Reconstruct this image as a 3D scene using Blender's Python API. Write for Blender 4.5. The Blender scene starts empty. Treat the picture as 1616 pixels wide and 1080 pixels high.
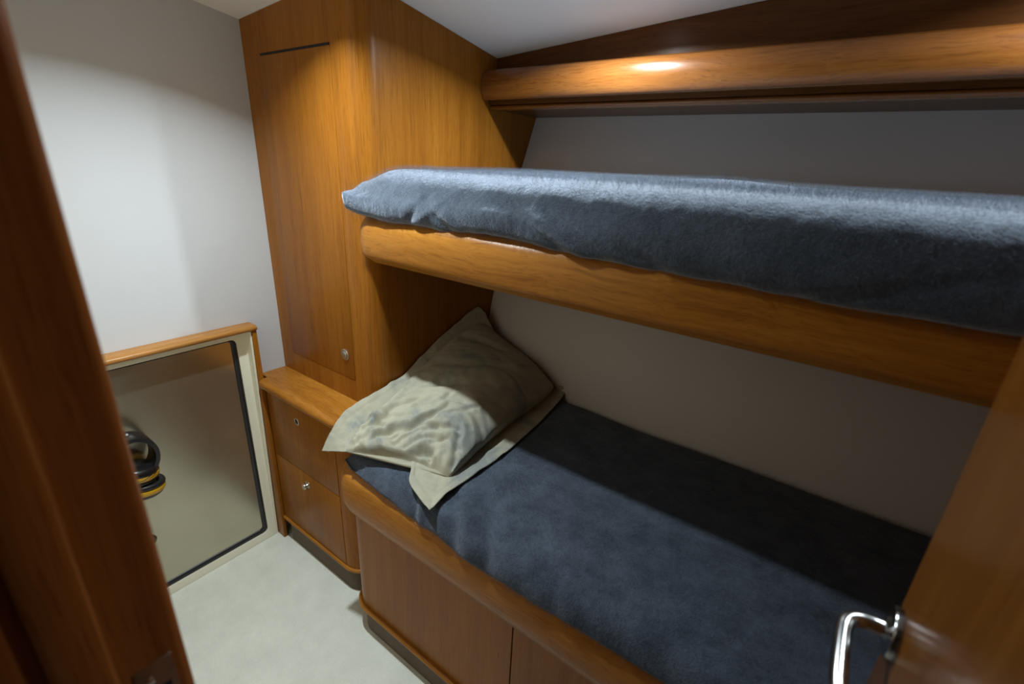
import bpy, bmesh, math, random
import numpy as np
from mathutils import Vector, Matrix, noise

S = bpy.context.scene
COL = S.collection

# ------------------------------------------------------------------ camera
def set_camera():
    yaw, pitch, roll, fpx = -0.621523, -0.361124, 0.0480047, 750.02
    f = Vector((math.sin(yaw)*math.cos(pitch), math.cos(yaw)*math.cos(pitch), math.sin(pitch)))
    r0 = Vector((math.cos(yaw), -math.sin(yaw), 0)); u0 = r0.cross(f)
    r = r0*math.cos(roll) + u0*math.sin(roll)
    u = -r0*math.sin(roll) + u0*math.cos(roll)
    cd = bpy.data.cameras.new('camera'); co = bpy.data.objects.new('camera', cd); COL.objects.link(co)
    m = Matrix.Identity(4)
    for i in range(3):
        m[i][0] = r[i]; m[i][1] = u[i]; m[i][2] = -f[i]
    m[0][3], m[1][3], m[2][3] = 0.0, 0.0, 1.6
    co.matrix_world = m
    cd.sensor_fit = 'HORIZONTAL'; cd.sensor_width = 36.0; cd.lens = fpx/1616*36
    cd.clip_start = 0.01
    cd.dof.use_dof = True; cd.dof.focus_distance = 1.75; cd.dof.aperture_fstop = 2.8
    S.camera = co
set_camera()

# ------------------------------------------------------------------ world, lamps, exposure
W = bpy.data.worlds.new('world'); S.world = W; W.use_nodes = True
W.node_tree.nodes['Background'].inputs[0].default_value = (0.9, 0.85, 0.8, 1)
W.node_tree.nodes['Background'].inputs[1].default_value = 0.004
S.view_settings.view_transform = 'Standard'; S.view_settings.look = 'None'
S.view_settings.gamma = 1.0; S.view_settings.use_curve_mapping = False
S.view_settings.exposure = 0.0

LAMP_COLOR = (0.86, 0.965, 1.0)
LAMPS = [  # x, y, watts, spread
    (-0.68, 1.235, 13.3, 160),
    (0.33, 1.235, 9.5, 158),
    (-1.16, 0.615, 12.6, 140),
]
def ceil_z(x, y): return 2.273 + 0.078*x - 0.153*y

# ------------------------------------------------------------------ material helpers
def new_mat(name):
    m = bpy.data.materials.new(name); m.use_nodes = True
    nt = m.node_tree; b = nt.nodes['Principled BSDF']
    return m, nt, b
def node(nt, t, **kw):
    n = nt.nodes.new(t)
    for k, v in kw.items(): setattr(n, k, v)
    return n
def ramp(nt, stops):
    n = nt.nodes.new('ShaderNodeValToRGB'); e = n.color_ramp.elements
    while len(e) < len(stops): e.new(0.5)
    for el, (p, c) in zip(e, stops): el.position = p; el.color = (c[0], c[1], c[2], 1)
    return n

def wood(name, axis, dark, mid, light, rough=0.3, figure=1.0, coat=0.02, spec=0.16, ofs=0.0):
    """varnished teak; grain runs along `axis`"""
    m, nt, b = new_mat(name)
    tc = node(nt, 'ShaderNodeTexCoord')
    mp = node(nt, 'ShaderNodeMapping'); mp.inputs['Location'].default_value = (ofs, ofs*.7, ofs*1.3)
    nt.links.new(tc.outputs['Object'], mp.inputs['Vector'])
    # low-frequency wander so the grain is not ruler-straight
    wn = node(nt, 'ShaderNodeTexNoise'); wn.inputs['Scale'].default_value = 3.0*1.0
    wn.inputs['Detail'].default_value = 2
    nt.links.new(mp.outputs[0], wn.inputs['Vector'])
    sub = node(nt, 'ShaderNodeVectorMath', operation='SUBTRACT'); sub.inputs[1].default_value = (.5, .5, .5)
    nt.links.new(wn.outputs['Color'], sub.inputs[0])
    scl = node(nt, 'ShaderNodeVectorMath', operation='SCALE'); scl.inputs['Scale'].default_value = 0.05*figure
    nt.links.new(sub.outputs[0], scl.inputs[0])
    add = node(nt, 'ShaderNodeVectorMath', operation='ADD')
    nt.links.new(mp.outputs[0], add.inputs[0]); nt.links.new(scl.outputs[0], add.inputs[1])
    def streak(across, along, detail, seed):
        q = node(nt, 'ShaderNodeMapping')
        s = [across]*3; s[axis] = along
        q.inputs['Scale'].default_value = s; q.inputs['Location'].default_value = (seed, seed*2.1, seed*.3)
        nt.links.new(add.outputs[0], q.inputs['Vector'])
        n = node(nt, 'ShaderNodeTexNoise'); n.inputs['Scale'].default_value = 1.0
        n.inputs['Detail'].default_value = detail; n.inputs['Roughness'].default_value = 0.6
        nt.links.new(q.outputs[0], n.inputs['Vector'])
        return n
    broad = streak(14, 0.9, 3, 3.1)
    fine = streak(110, 2.5, 3, 7.7)
    pores = streak(420, 14, 1, 1.7)
    mix = node(nt, 'ShaderNodeMix', data_type='FLOAT'); mix.inputs[0].default_value = 0.42
    nt.links.new(broad.outputs['Fac'], mix.inputs[2]); nt.links.new(fine.outputs['Fac'], mix.inputs[3])
    rp = ramp(nt, [(0.30, dark), (0.5, mid), (0.70, light)])
    nt.links.new(mix.outputs[0], rp.inputs[0])
    pr = ramp(nt, [(0.30, (.62, .58, .55)), (0.46, (1, 1, 1))])
    nt.links.new(pores.outputs['Fac'], pr.inputs[0])
    mul = node(nt, 'ShaderNodeMix', data_type='RGBA', blend_type='MULTIPLY'); mul.inputs[0].default_value = 0.7
    nt.links.new(rp.outputs[0], mul.inputs[6]); nt.links.new(pr.outputs[0], mul.inputs[7])
    nt.links.new(mul.outputs[2], b.inputs['Base Color'])
    b.inputs['Roughness'].default_value = rough
    b.inputs['Specular IOR Level'].default_value = spec; b.inputs['Coat Weight'].default_value = coat; b.inputs['Coat Roughness'].default_value = rough*0.8
    bp = node(nt, 'ShaderNodeBump'); bp.inputs['Strength'].default_value = 0.06; bp.inputs['Distance'].default_value = 0.001
    nt.links.new(fine.outputs['Fac'], bp.inputs['Height']); nt.links.new(bp.outputs[0], b.inputs['Normal'])
    return m

D, M_, L = (0.220, 0.076, 0.008), (0.300, 0.108, 0.0115), (0.360, 0.138, 0.016)
wood_v = wood('teak_veneer_upright', 2, D, M_, L, rough=0.34, figure=0.25)
wood_x = wood('teak_solid_lengthways', 0, (0.23, 0.080, 0.009), (0.37, 0.145, 0.018), (0.47, 0.205, 0.031), coat=0.05, spec=0.2, rough=0.36, figure=1.6)
wood_y = wood('teak_solid_crossways', 1, (0.26, 0.10, 0.022), (0.40, 0.18, 0.045), (0.5, 0.25, 0.07), rough=0.26, figure=0.8)
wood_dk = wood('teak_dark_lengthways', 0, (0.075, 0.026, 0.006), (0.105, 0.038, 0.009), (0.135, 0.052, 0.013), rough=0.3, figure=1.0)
wood_val = wood('teak_fascia_lengthways', 0, (0.135, 0.044, 0.009), (0.20, 0.070, 0.014), (0.26, 0.098, 0.019), coat=0.3, spec=0.4, rough=0.25, figure=1.1, ofs=2.3)
wood_door = wood('teak_door_upright', 2, (0.085, 0.029, 0.004), (0.135, 0.047, 0.007), (0.18, 0.070, 0.011), coat=0.1, spec=0.25, rough=0.22, figure=0.3, ofs=4.0)
wood_jamb = wood('teak_jamb_upright', 2, (0.14, 0.038, 0.008), (0.21, 0.062, 0.012), (0.27, 0.088, 0.018), rough=0.24, figure=0.3, ofs=6.0)

def plain(name, col, rough=0.5, metal=0.0, var=0.06, vscale=6.0, bump=0.0, bscale=200.0, spec=0.5):
    m, nt, b = new_mat(name)
    tc = node(nt, 'ShaderNodeTexCoord')
    n = node(nt, 'ShaderNodeTexNoise'); n.inputs['Scale'].default_value = vscale; n.inputs['Detail'].default_value = 4
    nt.links.new(tc.outputs['Object'], n.inputs['Vector'])
    lo = tuple(c*(1-var) for c in col); hi = tuple(min(1, c*(1+var)) for c in col)
    rp = ramp(nt, [(0.3, lo), (0.7, hi)])
    nt.links.new(n.outputs['Fac'], rp.inputs[0]); nt.links.new(rp.outputs[0], b.inputs['Base Color'])
    b.inputs['Roughness'].default_value = rough; b.inputs['Metallic'].default_value = metal
    b.inputs['Specular IOR Level'].default_value = spec
    if bump:
        n2 = node(nt, 'ShaderNodeTexNoise'); n2.inputs['Scale'].default_value = bscale; n2.inputs['Detail'].default_value = 3
        nt.links.new(tc.outputs['Object'], n2.inputs['Vector'])
        bp = node(nt, 'ShaderNodeBump'); bp.inputs['Strength'].default_value = bump; bp.inputs['Distance'].default_value = 0.002
        nt.links.new(n2.outputs['Fac'], bp.inputs['Height']); nt.links.new(bp.outputs[0], b.inputs['Normal'])
    return m
m_wall = plain('white_vinyl_wall', (0.585, 0.60, 0.615), 0.6, var=0.015, vscale=2, bump=0.12, bscale=450)
m_front = plain('cream_vinyl_wall', (0.56, 0.47, 0.35), 0.6, var=0.015, vscale=2)
m_hull = plain('white_vinyl_hull_lining', (0.60, 0.58, 0.55), 0.6, var=0.02, vscale=2, bump=0.15, bscale=420)
m_ceil = plain('off_white_headliner', (0.88, 0.87, 0.83), 0.65, var=0.02, vscale=2, bump=0.15, bscale=500)
m_cream = plain('cream_gelcoat', (0.85, 0.83, 0.67), 0.35, var=0.03, vscale=5)
m_rubber = plain('black_rubber_seal', (0.018, 0.018, 0.02), 0.38, var=0.1)
m_black = plain('black_plastic', (0.012, 0.012, 0.013), 0.22, var=0.1)
m_pad = plain('black_soft_vinyl', (0.016, 0.016, 0.017), 0.38, var=0.1)
m_yellow = plain('yellow_plastic', (0.72, 0.40, 0.012), 0.3, var=0.04)
m_nickel = plain('satin_nickel', (0.62, 0.58, 0.52), 0.28, metal=1.0, var=0.03, vscale=40)
m_chrome = plain('polished_steel', (0.34, 0.34, 0.34), 0.2, metal=1.0, var=0.03, vscale=30)
m_plate = plain('dull_steel_plate', (0.42, 0.36, 0.33), 0.35, metal=1.0, var=0.06, vscale=60)
m_hole = plain('dark_void', (0.006, 0.005, 0.004), 0.8)
m_corridor = plain('corridor_lining', (0.12, 0.09, 0.06), 0.7)

def carpet_mat(name, lo, hi, bump=0.5):
    m, nt, b = new_mat(name)
    tc = node(nt, 'ShaderNodeTexCoord')
    n = node(nt, 'ShaderNodeTexNoise'); n.inputs['Scale'].default_value = 9; n.inputs['Detail'].default_value = 5
    n.inputs['Roughness'].default_value = 0.65
    f = node(nt, 'ShaderNodeTexNoise'); f.inputs['Scale'].default_value = 260; f.inputs['Detail'].default_value = 3
    for q in (n, f): nt.links.new(tc.outputs['Object'], q.inputs['Vector'])
    mx = node(nt, 'ShaderNodeMix', data_type='FLOAT'); mx.inputs[0].default_value = 0.45
    nt.links.new(n.outputs['Fac'], mx.inputs[2]); nt.links.new(f.outputs['Fac'], mx.inputs[3])
    rp = ramp(nt, [(0.32, lo), (0.68, hi)])
    nt.links.new(mx.outputs[0], rp.inputs[0]); nt.links.new(rp.outputs[0], b.inputs['Base Color'])
    b.inputs['Roughness'].default_value = 0.95; b.inputs['Specular IOR Level'].default_value = 0.1
    b.inputs['Sheen Weight'].default_value = 0.2
    bp = node(nt, 'ShaderNodeBump'); bp.inputs['Strength'].default_value = bump; bp.inputs['Distance'].default_value = 0.004
    nt.links.new(f.outputs['Fac'], bp.inputs['Height']); nt.links.new(bp.outputs[0], b.inputs['Normal'])
    return m
m_kick = carpet_mat('carpeted_kickboard', (0.105, 0.078, 0.052), (0.15, 0.115, 0.078))
m_carpet = carpet_mat('pale_carpet', (0.67, 0.68, 0.61), (0.83, 0.84, 0.76))

def fleece_mat(name, lo, hi, sheen):
    m, nt, b = new_mat(name)
    tc = node(nt, 'ShaderNodeTexCoord')
    n = node(nt, 'ShaderNodeTexNoise'); n.inputs['Scale'].default_value = 12; n.inputs['Detail'].default_value = 6
    n.inputs['Roughness'].default_value = 0.7
    f = node(nt, 'ShaderNodeTexNoise'); f.inputs['Scale'].default_value = 380; f.inputs['Detail'].default_value = 4
    g = node(nt, 'ShaderNodeTexNoise'); g.inputs['Scale'].default_value = 110; g.inputs['Detail'].default_value = 3
    for q in (n, f, g): nt.links.new(tc.outputs['Object'], q.inputs['Vector'])
    mx = node(nt, 'ShaderNodeMix', data_type='FLOAT'); mx.inputs[0].default_value = 0.35
    nt.links.new(n.outputs['Fac'], mx.inputs[2]); nt.links.new(f.outputs['Fac'], mx.inputs[3])
    rp = ramp(nt, [(0.34, lo), (0.66, hi)])
    nt.links.new(mx.outputs[0], rp.inputs[0]); nt.links.new(rp.outputs[0], b.inputs['Base Color'])
    b.inputs['Roughness'].default_value = 0.95; b.inputs['Specular IOR Level'].default_value = 0.08
    b.inputs['Sheen Weight'].default_value = sheen; b.inputs['Sheen Roughness'].default_value = 0.45
    b.inputs['Sheen Tint'].default_value = (0.75, 0.84, 1.0, 1)
    ad = node(nt, 'ShaderNodeMath', operation='ADD')
    nt.links.new(f.outputs['Fac'], ad.inputs[0]); nt.links.new(g.outputs['Fac'], ad.inputs[1])
    bp = node(nt, 'ShaderNodeBump'); bp.inputs['Strength'].default_value = 0.7; bp.inputs['Distance'].default_value = 0.003
    nt.links.new(ad.outputs[0], bp.inputs['Height']); nt.links.new(bp.outputs[0], b.inputs['Normal'])
    return m
m_fleece = fleece_mat('blue_grey_fleece', (0.036, 0.048, 0.066), (0.084, 0.106, 0.142), 1.0)
m_fleece_low = fleece_mat('blue_grey_fleece_shaded', (0.032, 0.042, 0.060), (0.098, 0.122, 0.164), 0.35)  # shaded copy of the fleece: less sheen darkens the lower bunk; stronger mottling

def linen_mat(name):
    m, nt, b = new_mat(name)
    tc = node(nt, 'ShaderNodeTexCoord')
    n = node(nt, 'ShaderNodeTexNoise'); n.inputs['Scale'].default_value = 7; n.inputs['Detail'].default_value = 5
    n.inputs['Roughness'].default_value = 0.65; n.inputs['Distortion'].default_value = 0.8
    nt.links.new(tc.outputs['Object'], n.inputs['Vector'])
    rp = ramp(nt, [(0.36, (0.245, 0.262, 0.245)), (0.46, (0.34, 0.335, 0.265)), (0.62, (0.41, 0.39, 0.295)), (0.75, (0.36, 0.36, 0.295))])
    nt.links.new(n.outputs['Fac'], rp.inputs[0]); nt.links.new(rp.outputs[0], b.inputs['Base Color'])
    b.inputs['Roughness'].default_value = 0.85; b.inputs['Specular IOR Level'].default_value = 0.15
    b.inputs['Sheen Weight'].default_value = 0.1
    wv = node(nt, 'ShaderNodeTexNoise'); wv.inputs['Scale'].default_value = 500; wv.inputs['Detail'].default_value = 2
    nt.links.new(tc.outputs['Object'], wv.inputs['Vector'])
    bp = node(nt, 'ShaderNodeBump'); bp.inputs['Strength'].default_value = 0.25; bp.inputs['Distance'].default_value = 0.001
    nt.links.new(wv.outputs['Fac'], bp.inputs['Height']); nt.links.new(bp.outputs[0], b.inputs['Normal'])
    return m
m_linen = linen_mat('sage_linen')

def panel_mat():
    m, nt, b = new_mat('scuffed_satin_metal')
    tc = node(nt, 'ShaderNodeTexCoord')
    n = node(nt, 'ShaderNodeTexNoise'); n.inputs['Scale'].default_value = 5; n.inputs['Detail'].default_value = 4
    n.inputs['Distortion'].default_value = 0.4
    nt.links.new(tc.outputs['Object'], n.inputs['Vector'])
    rp = ramp(nt, [(0.35, (0.52, 0.485, 0.375)), (0.7, (0.56, 0.525, 0.41))])
    nt.links.new(n.outputs['Fac'], rp.inputs[0]); nt.links.new(rp.outputs[0], b.inputs['Base Color'])
    b.inputs['Roughness'].default_value = 0.27
    b.inputs['Metallic'].default_value = 0.9
    return m
m_panel = panel_mat()

def emit_mat(name, col, s):
    m, nt, b = new_mat(name)
    b.inputs['Base Color'].default_value = (0.9, 0.9, 0.9, 1)
    b.inputs['Emission Color'].default_value = (*col, 1); b.inputs['Emission Strength'].default_value = s
    return m
m_lens = emit_mat('lamp_lens', LAMP_COLOR, 28.0)

# ------------------------------------------------------------------ object helpers (all meshes are built in world coordinates)
def thing(name, loc, label, cat, group=None):
    o = bpy.data.objects.new(name, None); COL.objects.link(o); o.location = loc
    o.empty_display_size = 0.05
    o['label'] = label; o['category'] = cat
    if group: o['group'] = group
    return o
def wloc(o):
    v = Vector((0, 0, 0))
    while o: v += o.location; o = o.parent
    return v
def obj(name, bm, mat, parent=None, smooth=40, label=None):
    bmesh.ops.recalc_face_normals(bm, faces=bm.faces[:])
    me = bpy.data.meshes.new(name)
    bm.to_mesh(me); bm.free()
    me.materials.append(mat)
    o = bpy.data.objects.new(name, me); COL.objects.link(o)
    if parent:
        o.parent = parent; o.location = -wloc(parent)
    if smooth:
        me.polygons.foreach_set('use_smooth', [True]*len(me.polygons))
        me.set_sharp_from_angle(angle=math.radians(smooth))
    if label: o['label'] = label
    return o
def structure(o): o['kind'] = 'structure'; return o
def tag(o, label, cat, group=None):
    o['label'] = label; o['category'] = cat
    if group: o['group'] = group
    return o

def add_box(bm, x0, x1, y0, y1, z0, z1, bev=0.0, seg=2):
    r = bmesh.ops.create_cube(bm, size=1)
    vs = r['verts']
    for v in vs:
        v.co = Vector((x0 + (v.co.x+.5)*(x1-x0), y0 + (v.co.y+.5)*(y1-y0), z0 + (v.co.z+.5)*(z1-z0)))
    if bev:
        es = list({e for v in vs for e in v.link_edges})
        bmesh.ops.bevel(bm, geom=es, offset=bev, segments=seg, affect='EDGES', profile=0.5)
    return bm
def box(*a, **k): return add_box(bmesh.new(), *a, **k)

def sweep(bm, path, section, cap=True, closed=True):
    """path: list of (pos, side, up) ; section: list of (a,b) -> pos + side*a + up*b"""
    rings = []
    for p, s, u in path:
        rings.append([bm.verts.new(p + s*a + u*b) for a, b in section])
    n = len(section)
    for i in range(len(rings)-1):
        for j in range(n if closed else n-1):
            k = (j+1) % n
            bm.faces.new((rings[i][j], rings[i][k], rings[i+1][k], rings[i+1][j]))
    if cap and closed:
        bm.faces.new(rings[0][::-1]); bm.faces.new(rings[-1])
    return bm

def plan_path(pts):
    """pts: 2D plan polyline (x,y); returns sweep frames: side = outward normal (right of travel), up = z"""
    out = []
    n = len(pts)
    for i in range(n):
        a = Vector(pts[max(i-1, 0)]); b = Vector(pts[min(i+1, n-1)])
        t = (b-a).normalized()
        nx, ny = t.y, -t.x
        # mitre compensation
        out.append((Vector((pts[i][0], pts[i][1], 0)), Vector((nx, ny, 0)), Vector((0, 0, 1))))
    return out
def round_corner_path(xl, y_front, x_right, y_back, r, seg=12):
    """from back along left side, round the front-left corner, then along +X; outward = -Y / -X"""
    pts = [(xl, y_back)]
    cx, cy = xl+r, y_front+r
    for i in range(seg+1):
        a = math.pi + i/seg*math.pi/2
        pts.append((cx + r*math.cos(a), cy + r*math.sin(a)))
    n = 14
    for i in range(1, n+1): pts.append((cx + (x_right-cx)*i/n, y_front))
    return pts
def round_corner_path_right(x_left, y_front, xr, y_back, r, seg=12):
    pts = []
    cx, cy = xr-r, y_front+r
    n = 8
    for i in range(n): pts.append((x_left + (cx-x_left)*i/n, y_front))
    for i in range(seg+1):
        a = -math.pi/2 + i/seg*math.pi/2
        pts.append((cx + r*math.cos(a), cy + r*math.sin(a)))
    pts.append((xr, y_back))
    return pts

def add_lathe(bm, profile, origin, axis, seg=28):
    """profile list of (radius, height) along axis from origin"""
    axis = Vector(axis).normalized()
    t = Vector((0, 0, 1)) if abs(axis.z) < .9 else Vector((1, 0, 0))
    a = axis.cross(t).normalized(); b = axis.cross(a)
    o = Vector(origin); rings = []
    for r, h in profile:
        if r < 1e-6: rings.append([bm.verts.new(o + axis*h)])
        else: rings.append([bm.verts.new(o + axis*h + (a*math.cos(2*math.pi*i/seg) + b*math.sin(2*math.pi*i/seg))*r) for i in range(seg)])
    for p, q in zip(rings[:-1], rings[1:]):
        for i in range(seg):
            j = (i+1) % seg
            if len(p) == 1 and len(q) == 1: continue
            if len(p) == 1: bm.faces.new((p[0], q[i], q[j]))
            elif len(q) == 1: bm.faces.new((p[i], p[j], q[0]))
            else: bm.faces.new((p[i], p[j], q[j], q[i]))
    if len(rings[0]) > 1: bm.faces.new(rings[0][::-1])
    if len(rings[-1]) > 1: bm.faces.new(rings[-1])
    return bm
def add_tube(bm, pts, radii, seg=16, squash=1.0):
    pts = [Vector(p) for p in pts]
    if not isinstance(radii, (list, tuple)): radii = [radii]*len(pts)
    prev = None; rings = []
    for i, p in enumerate(pts):
        t = (pts[min(i+1, len(pts)-1)] - pts[max(i-1, 0)]).normalized()
        if prev is None:
            ref = Vector((0, 0, 1)) if abs(t.z) < .9 else Vector((0, 1, 0))
            a = t.cross(ref).normalized()
        else:
            a = (prev - t*prev.dot(t)).normalized()
        prev = a; b = t.cross(a)
        rings.append([bm.verts.new(p + (a*math.cos(2*math.pi*k/seg) + b*squash*math.sin(2*math.pi*k/seg))*radii[i]) for k in range(seg)])
    for p, q in zip(rings[:-1], rings[1:]):
        for k in range(seg):
            j = (k+1) % seg
            bm.faces.new((p[k], p[j], q[j], q[k]))
    bm.faces.new(rings[0][::-1]); bm.faces.new(rings[-1])
    return bm
def smooth_pts(pts, n=8):
    """Catmull-Rom through control points"""
    P = [Vector(p) for p in pts]; P = [P[0]*2-P[1]] + P + [P[-1]*2-P[-2]]
    out = []
    for i in range(1, len(P)-2):
        for k in range(n):
            t = k/n
            a, b, c, d = P[i-1], P[i], P[i+1], P[i+2]
            out.append(0.5*((2*b) + (c-a)*t + (2*a-5*b+4*c-d)*t*t + (3*b-a-3*c+d)*t**3))
    out.append(P[-2])
    return out
def interp(x, xs, ys): return float(np.interp(x, xs, ys))

# ------------------------------------------------------------------ hull line
HZ = [0.0, 0.5, 0.76, 0.985, 1.09, 1.30, 1.566, 1.78, 2.05]
HY = [1.34, 1.42, 1.475, 1.522, 1.548, 1.61, 1.700, 1.795, 1.90]
def hull_y(x, z): return interp(z, HZ, HY) - 0.020*max(0.0, min(1.0, (x+1.2)/0.7)) - 0.002*max(0, x+0.5)

XW = -1.80      # left wall
XS = -1.215     # wardrobe side face
YW = 0.912      # wardrobe front face
XR = 0.85       # right end of cabin

# ------------------------------------------------------------------ room shell
structure(obj('floor', box(-1.90, 1.0, -0.9, 1.9, -0.06, 0.0), m_carpet))

bm = bmesh.new()
N = 24
def cgrid(dz):
    g = []
    for i in range(N+1):
        row = []
        for j in range(N+1):
            x = -1.95 + i/N*2.95; y = -0.9 + j/N*2.8
            row.append(bm.verts.new((x, y, ceil_z(x, max(y, 0.25)) + dz)))
        g.append(row)
    return g
a = cgrid(0); b_ = cgrid(0.05)
for i in range(N):
    for j in range(N):
        bm.faces.new((a[i][j], a[i+1][j], a[i+1][j+1], a[i][j+1]))
        bm.faces.new((b_[i][j], b_[i][j+1], b_[i+1][j+1], b_[i+1][j]))
for i in range(N):
    bm.faces.new((a[i][0], b_[i][0], b_[i+1][0], a[i+1][0])); bm.faces.new((a[i][N], a[i+1][N], b_[i+1][N], b_[i][N]))
    bm.faces.new((a[0][i], a[0][i+1], b_[0][i+1], b_[0][i])); bm.faces.new((a[N][i], b_[N][i], b_[N][i+1], a[N][i+1]))
structure(obj('ceiling', bm, m_ceil))

# hull lining, leaning outwards
bm = bmesh.new()
zs = np.linspace(0, 2.02, 41); xs_ = np.linspace(-1.9, 1.0, 30)
fr = [[bm.verts.new((x, hull_y(x, z), z)) for z in zs] for x in xs_]
bk = [[bm.verts.new((x, hull_y(x, z)+0.05, z)) for z in zs] for x in xs_]
for i in range(len(xs_)-1):
    for j in range(len(zs)-1):
        bm.faces.new((fr[i][j], fr[i+1][j], fr[i+1][j+1], fr[i][j+1]))
        bm.faces.new((bk[i][j], bk[i][j+1], bk[i+1][j+1], bk[i+1][j]))
    bm.faces.new((fr[i][0], bk[i][0], bk[i+1][0], fr[i+1][0])); bm.faces.new((fr[i][-1], fr[i+1][-1], bk[i+1][-1], bk[i][-1]))
for j in range(len(zs)-1):
    bm.faces.new((fr[0][j], fr[0][j+1], bk[0][j+1], bk[0][j])); bm.faces.new((fr[-1][j], bk[-1][j], bk[-1][j+1], fr[-1][j+1]))
structure(obj('wall_hull', bm, m_hull))

# left wall with the hatch opening
HY0, HY1, HZ1 = 0.16, 0.777, 0.972
bm = bmesh.new()
add_box(bm, XW-0.06, XW, -0.9, 1.9, HZ1+0.006, 2.28)
add_box(bm, XW-0.06, XW, HY1+0.006, 1.9, 0.0, HZ1+0.006)
add_box(bm, XW-0.06, XW, -0.9, HY0-0.006, 0.0, HZ1+0.006)
structure(obj('wall_left', bm, m_wall))

structure(obj('wall_right', box(XR, XR+0.05, 0.08, 1.9, 0.0, 2.3), wood_jamb))
bm = bmesh.new()
add_box(bm, XW, -0.60, -0.04, 0.06, 0.0, 2.35)
add_box(bm, -0.60, 0.175, -0.04, 0.06, 1.98, 2.35)
structure(obj('wall_front', bm, m_front))
structure(obj('wall_entry', box(0.175, 1.0, -0.04, 0.06, 0.0, 2.35), wood_jamb))
# corridor behind the camera
bm = bmesh.new()
add_box(bm, -1.8, 1.0, -0.95, -0.90, 0, 2.35)
add_box(bm, 0.95, 1.0, -0.90, 0.1, 0, 2.35)
structure(obj('wall_corridor', bm, m_corridor))

# ------------------------------------------------------------------ door jamb (left) with stop and strike plate
jb = bmesh.new()
JX = -0.455
sec = [(JX-0.15, 0.0915), (JX-0.012, 0.0915)]
for i in range(1, 7):
    a_ = math.pi/2*(1-i/6)
    sec.append((JX-0.012+0.012*math.cos(a_), 0.0795+0.012*math.sin(a_)))
sec += [(JX, 0.040), (JX+0.001, 0.0375), (JX+0.006, 0.037), (JX+0.0085, 0.0355), (JX+0.010, 0.033), (JX+0.010, 0.004), (JX+0.007, -0.002), (JX, -0.004), (JX, -0.055), (JX-0.01, -0.065), (JX-0.15, -0.065)]
bots = [jb.verts.new((x, y, 0.0)) for x, y in sec]; tops = [jb.verts.new((x, y, 1.98)) for x, y in sec]
for i in range(len(sec)):
    j = (i+1) % len(sec); jb.faces.new((bots[i], bots[j], tops[j], tops[i]))
jb.faces.new(bots[::-1]); jb.faces.new(tops)
jamb = structure(obj('trim_1', jb, wood_jamb))
bm = bmesh.new(); add_box(bm, JX-0.004, JX+0.0015, 0.046, 0.0775, 1.025, 1.130, bev=0.0008)
sp = obj('strike_plate', bm, m_plate, jamb, label='dull steel strike plate')
bm = add_lathe(bmesh.new(), [(0, 0.0015), (0.0045, 0.0015), (0.0045, 0.0022), (0.003, 0.0028), (0, 0.0030)], (JX+0.0005, 0.056, 1.112), (1, 0, 0), 16)
obj('screw', bm, m_nickel, sp)
bm = bmesh.new(); add_box(bm, JX+0.0010, JX+0.0022, 0.055, 0.072, 1.05, 1.098, bev=0.0005)
obj('latch_slot', bm, m_hole, sp)

# right jamb and head (mostly out of frame)
structure(obj('trim_2', box(0.165, 0.24, -0.065, 0.083, 0.0, 1.98, bev=0.006), wood_jamb))
structure(obj('trim_3', box(-0.605, 0.24, -0.065, 0.083, 1.98, 2.05, bev=0.006), wood_jamb))

# ------------------------------------------------------------------ cabin door, open into the cabin
DX = 0.135; DYE = 0.615
bm = bmesh.new()
sec = [(DX, 0.092), (DX, DYE-0.016)]
for i in range(1, 9):
    a_ = math.pi - i/9*math.pi
    sec.append((DX+0.019+0.019*math.cos(a_), DYE-0.016+0.016*math.sin(a_)))
sec += [(DX+0.038, DYE-0.016), (DX+0.038, 0.092)]
lo = [bm.verts.new((x, y, 0.02)) for x, y in sec]; hi = [bm.verts.new((x, y, 1.95)) for x, y in sec]
for i in range(len(sec)):
    j = (i+1) % len(sec); bm.faces.new((lo[i], lo[j], hi[j], hi[i]))
bm.faces.new(lo[::-1]); bm.faces.new(hi)
door = structure(obj('door_1', bm, wood_door))
HYc, HZc = 0.57, 1.13
h = obj('door_handle', add_tube(bmesh.new(), smooth_pts([(DX-0.001, HYc, HZc), (DX-0.020, HYc, HZc), (DX-0.032, HYc-0.001, HZc-0.001), (DX-0.043, HYc-0.007, HZc-0.002), (DX-0.0475, HYc-0.02, HZc-0.004), (DX-0.0485, HYc-0.05, HZc-0.006), (DX-0.048, HYc-0.09, HZc-0.009), (DX-0.046, HYc-0.112, HZc-0.011)], 6), [0.0088]*24+[0.0086]*12+[0.0084]*6+[0.006], 20), m_chrome, door, label='polished steel lever handle')
bm = add_lathe(bmesh.new(), [(0.0, 0.0), (0.029, 0.0), (0.029, 0.006), (0.0275, 0.008), (0.017, 0.009), (0.0135, 0.0125), (0.012, 0.013), (0, 0.013)], (DX-0.0001, HYc, HZc), (-1, 0, 0), 40)
obj('rosette', bm, m_chrome, h)

# ------------------------------------------------------------------ wardrobe
ward = thing('wardrobe', (-1.5, 1.2, 0.0), 'tall teak wardrobe in the corner with one narrow door above the low cabinet', 'wardrobe')
pts = round_corner_path_right(XW+0.001, YW, XS, 1.20, 0.072, 14)
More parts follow.
